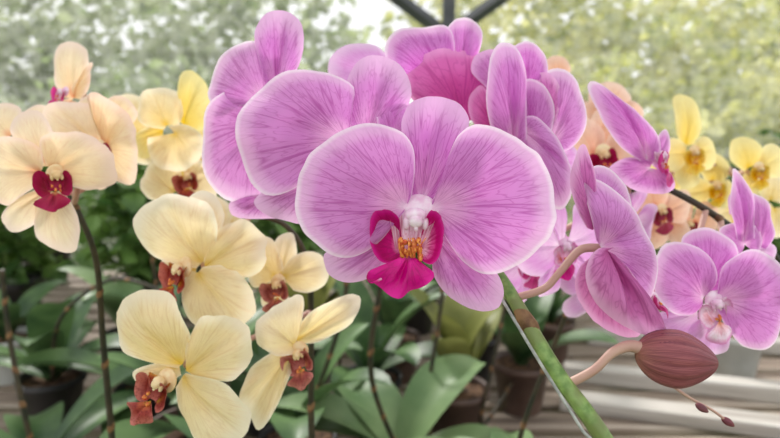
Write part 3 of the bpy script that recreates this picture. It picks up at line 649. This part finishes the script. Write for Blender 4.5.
# ======== leafy plants further along the bench
def back(x,y,pot,leafmat,seed,stem=None,leaves=7,ll=.18,label='leafy moth orchid out of bloom in a plastic pot',elev=(.7,1.4),potr=.046,poth=.085,lw=.034):
    return Plant(x,y,label,pot,stem,(.003,.0024),STEMD,leaves=leaves,leafmat=leafmat,leaflen=ll,seed=seed,elev=elev,potr=potr,poth=poth,lw=lw)
back(-.115,.66,'k',LEAF,51,[W(345,300,.62),W(330,200,.6)],label='moth orchid with broad dark leaves and a bare stem')
back(.015,.62,'k',LEAF2,52,[W(372,380,.57),W(380,290,.53),W(400,220,.5)],leaves=6,elev=(.5,1.1),lw=.04,label='moth orchid with broad pale green leaves and dark stem')
back(.10,.80,'b',LEAF3,53,[W(428,410,.74),W(441,305,.7),W(450,200,.66)],leaves=6,elev=(1.1,1.5),label='moth orchid with upright olive leaves')
back(.22,.90,'b',LEAF,54,[W(482,425,.82),W(500,330,.8),W(515,240,.78)],leaves=6,elev=(.5,1.4),label='dark-leaved moth orchid in a brown pot')
back(-.03,.84,'k',LEAF,66,[W(340,380,.84),W(352,250,.8)],elev=(.5,1.45)); back(-.20,.84,'k',LEAF2,58,[W(262,380,.8),W(270,280,.78)]); back(-.36,.80,'k',LEAF,67,[W(160,330,.84),W(150,240,.8)],elev=(.4,1.3))
back(-.40,.60,'k',LEAF,59,[W(30,438,.6),W(10,340,.58),W(2,270,.56)],leaves=7,elev=(.3,1.3),label='dark-leaved moth orchid with a bare leaning stem')
back(-.53,.84,'k',LEAF,68,[W(60,320,.78),W(110,280,.76),W(160,290,.76)],leaves=8,elev=(.4,1.4))
back(.33,1.12,'b',LEAF,55,leaves=6); back(.16,1.03,'k',LEAF2,57,[W(462,330,.98),W(468,260,.96)]); back(.01,1.02,'b',LEAF,56); back(-.15,1.02,'k',LEAF3,69,elev=(.9,1.4)); back(-.32,1.0,'w',LEAF2,60); back(-.50,1.04,'k',LEAF2,70); back(-.72,1.02,'w',LEAF,61,leaves=5,ll=.15)
back(.655,1.03,'w',LEAF,63,leaves=0,label='white plastic pot of bark without a plant',potr=.05,poth=.09)
back(.56,1.32,'b',LEAF,64); back(.85,1.32,'b',LEAF2,65,leaves=4)

# ======== bushy pot plants at the back of the bench
def leafcloud(n,rad,size,seed,shape=(1,1,1),shell=.55,lumpy=.35):
    rr=random.Random(seed); v=[];f=[]
    for k in range(n):
        while 1:
            p=Vector((rr.uniform(-1,1),rr.uniform(-1,1),rr.uniform(-1,1)))
            l=p.length
            lump=.75+lumpy*noise.noise(p*2.6+Vector((seed,0,0)))
            if l<lump and l>shell*lump: break
        p=Vector((p.x*rad*shape[0],p.y*rad*shape[1],p.z*rad*shape[2]))
        q=Euler((rr.uniform(-1,1),rr.uniform(-.9,.9),rr.uniform(0,6.28))).to_matrix()
        s=size*rr.uniform(.45,1.3); b=len(v)
        for a in ((0,0,0),(.32,.35,.06),(.3,.7,.04),(0,1,-.12),(-.3,.7,.04),(-.32,.35,.06)):
            v.append(p+q@(Vector(a)*s))
        v.append(p+q@(Vector((0,.5,-.03))*s))
        for i in range(6): f.append((b+i,b+(i+1)%6,b+6))
    return v,f
def cloudmesh(name,mat,*a,**k):
    v,f=leafcloud(*a,**k); me=bpy.data.meshes.new(name); me.from_pydata([tuple(x) for x in v],[],f); me.materials.append(mat); return me
PF=[cloudmesh('foliage',FOL_D,460,.18,.05,3,(1.0,.9,1.15),shell=.1),cloudmesh('foliage',FOL_D,460,.18,.055,9,(.95,.9,1.3),shell=.1)]
for i,(x,y,s) in enumerate([(-.90,1.30,1.1),(-.56,1.32,1.0),(-.24,1.30,.9),(.05,1.30,.85),(.33,1.42,.85),(-1.28,1.42,1.1),(-.72,1.68,1.1),(-.36,1.68,1.1),(0,1.68,1.0),(.36,1.76,.8),(.72,1.68,.9),(1.08,1.6,1.0),(-1.08,1.74,1.0)]):
    e=empty('potted_foliage_plant',(x,y,BZ)); e['label']='bushy green foliage plant in a dark plastic pot'; e['category']='potted plant'; e['group']='foliage plants at the back of the bench'
    mb=MB(); lathe(mb,[(0,0),(.05,0),(.07,.11),(.076,.11),(.078,.13),(.07,.13),(.066,.1),(0,.1)]); mb.make('pot',[POTK],e)
    mb=MB()
    for k in range(5):
        a=k*1.3+i; tube(mb,[(0.01*math.cos(a),.01*math.sin(a),.09),(.04*math.cos(a),.04*math.sin(a),.2),(.09*math.cos(a),.09*math.sin(a),.3*s)],[.004,.002],n=6,steps=8)
    mb.make('stem',[STEM],e)
    o=bpy.data.objects.new('foliage',PF[i%2]); o.location=(0,0,.24*s+.02); o.scale=(s,s,s); o.rotation_euler=(0,0,i*1.1); link(o,e)

# ======== bench
bn=empty('slatted_bench',(0,0,0)); bn['label']='long weathered wooden slatted bench holding orchid pots'; bn['category']='bench'
mb=MB()
y=.13
while y<1.86:
    box(mb,(-2.1,y,BZ-.022),(2.1,y+.056,BZ)); y+=.078
o=mb.make('slatted_top',[WOOD],bn,smooth=False); md=o.modifiers.new('bevel','BEVEL'); md.width=.003; md.segments=2
for yy in (.2,1.0,1.78):
    mb=MB(); box(mb,(-2.08,yy-.02,BZ-.10),(2.08,yy+.02,BZ-.0222)); mb.make('rail',[WOOD],bn,smooth=False)
for xx in (-2.0,0,2.0):
    for yy in (.245,1.735):
        mb=MB(); box(mb,(xx-.03,yy-.024,0),(xx+.03,yy+.024,BZ-.0222)); mb.make('leg',[WOOD],bn,smooth=False)
for i,(p,q,w,h) in enumerate([((.33,1.02),(1.0,.84),.035,.03),((.29,.91),(.85,.74),.045,.022),((.44,1.21),(1.2,1.10),.04,.03)]):
    mb=MB(); ln=(Vector(q)-Vector(p)).length; box(mb,(-ln/2,-w/2,0),(ln/2,w/2,h))
    o=mb.make('timber_board',[BOARD],None,((p[0]+q[0])/2,(p[1]+q[1])/2,BZ+.0005),smooth=False); o.rotation_euler=(0,0,math.atan2(q[1]-p[1],q[0]-p[0]))
    o['label']='loose pale grey timber rail lying across the bench slats'; o['category']='board'; o['group']='loose boards on the bench'
    md=o.modifiers.new('bevel','BEVEL'); md.width=.003; md.segments=2

# ======== shell
def plane(name,pts,mat):
    me=bpy.data.meshes.new(name); me.from_pydata(pts,[],[(0,1,2,3)]); me.materials.append(mat); o=bpy.data.objects.new(name,me); link(o); o['kind']='structure'; return o
plane('floor',[(-30,-6,0),(30,-6,0),(30,40,0),(-30,40,0)],GRASS)
plane('wall_back',[(-4.5,3,0),(4.5,3,0),(4.5,3,3.4),(-4.5,3,3.4)],NET)
plane('added_sun_shade',[(-4.5,-4,3.4),(4.5,-4,3.4),(4.5,3,3.4),(-4.5,3,3.4)],SUNSHADE_NET)  # unseen net roof, added to block part of the sun over the bench
def beam(mb,a,b,w):
    tube(mb,[a,Vector(a).lerp(Vector(b),.5),b],[w,w],n=4,steps=3)
fr=empty('shade_house_frame',(0.29,2.9,0)); fr['label']='dark steel post with angled roof braces and top beam'; fr['category']='frame'
mb=MB(); box(mb,(-.03,-.03,0),(.03,.03,3.3)); mb.make('post',[METAL],fr,smooth=False)
for sx in (-1,1):
    mb=MB(); beam(mb,(sx*.03,0,1.83),(sx*.75,0,2.35),.035); mb.make('brace',[METAL],fr,smooth=False)
mb=MB(); box(mb,(-4.7,-.03,2.4),(4.2,.03,2.47)); mb.make('beam',[METAL],fr,smooth=False)

# ======== planting outside (uncountable foliage masses)
def mass(name,label,cat,mat,items):
    v=[];f=[]
    for (x,y,z,s,sd,n) in items:
        a,b=leafcloud(n,1.3,.14,sd,(1,.8,1.15),shell=.4,lumpy=.65); o=len(v)
        v+=[(p.x*s+x,p.y*s+y,p.z*s+z) for p in a]; f+=[tuple(i+o for i in q) for q in b]
    me=bpy.data.meshes.new(name); me.from_pydata(v,[],f); me.materials.append(mat)
    ob=bpy.data.objects.new(name,me); link(ob); ob['label']=label; ob['category']=cat; ob['kind']='stuff'
rr=random.Random(5)
J=lambda a:rr.uniform(-a,a)
mass('hedge','dense grey-green leafy hedge behind the netting','hedge',FOL_G,[(x+J(.2),5.6+J(.4),.92+J(.2),.81+J(.12),20+i,2300) for i,x in enumerate((-5.4,-4.2,-3.0,-1.9,-.98))])
mass('hedge','dense yellow-green leafy hedge behind the netting','hedge',FOL_Y,[(x+J(.1),5.6+J(.4),.92+J(.2),.83+J(.12),40+i,2200) for i,x in enumerate((1.18,2.2,3.2,4.3,5.4))])
mass('tree_line','tall grey-green trees with bright gaps between leaves','trees',FOL_G,[(x+J(.3),9+J(.5),2.2+J(.4),1.7+J(.2),60+i,2200) for i,x in enumerate((-8.2,-6.1,-4.0,-2.1))])
mass('tree_line','tall pale yellow-green trees with bright gaps between leaves','trees',FOL_Y,[(x+J(.3),9+J(.5),2.2+J(.4),1.75+J(.2),80+i,2200) for i,x in enumerate((1.75,3.8,5.9,8.1))])

# ======== light
w=bpy.data.worlds.new('World'); sc.world=w; w.use_nodes=True
bg=w.node_tree.nodes['Background']; bg.inputs[0].default_value=(.96,.97,1,1); bg.inputs[1].default_value=1.25
sl=bpy.data.lights.new('sun','SUN'); sl.energy=4.8; sl.angle=math.radians(12); sl.color=(1,.97,.92)
so=bpy.data.objects.new('sun',sl); link(so); so.rotation_euler=(math.radians(-40),math.radians(-28),0)

cd=bpy.data.cameras.new('camera'); cd.lens=26; cd.sensor_width=36; cd.clip_start=.01; cd.clip_end=100
cd.dof.use_dof=True; cd.dof.focus_distance=.2; cd.dof.aperture_fstop=11
co=bpy.data.objects.new('camera',cd); link(co); co.location=CAM; co.rotation_euler=(math.radians(90)-PITCH,0,0)
sc.camera=co
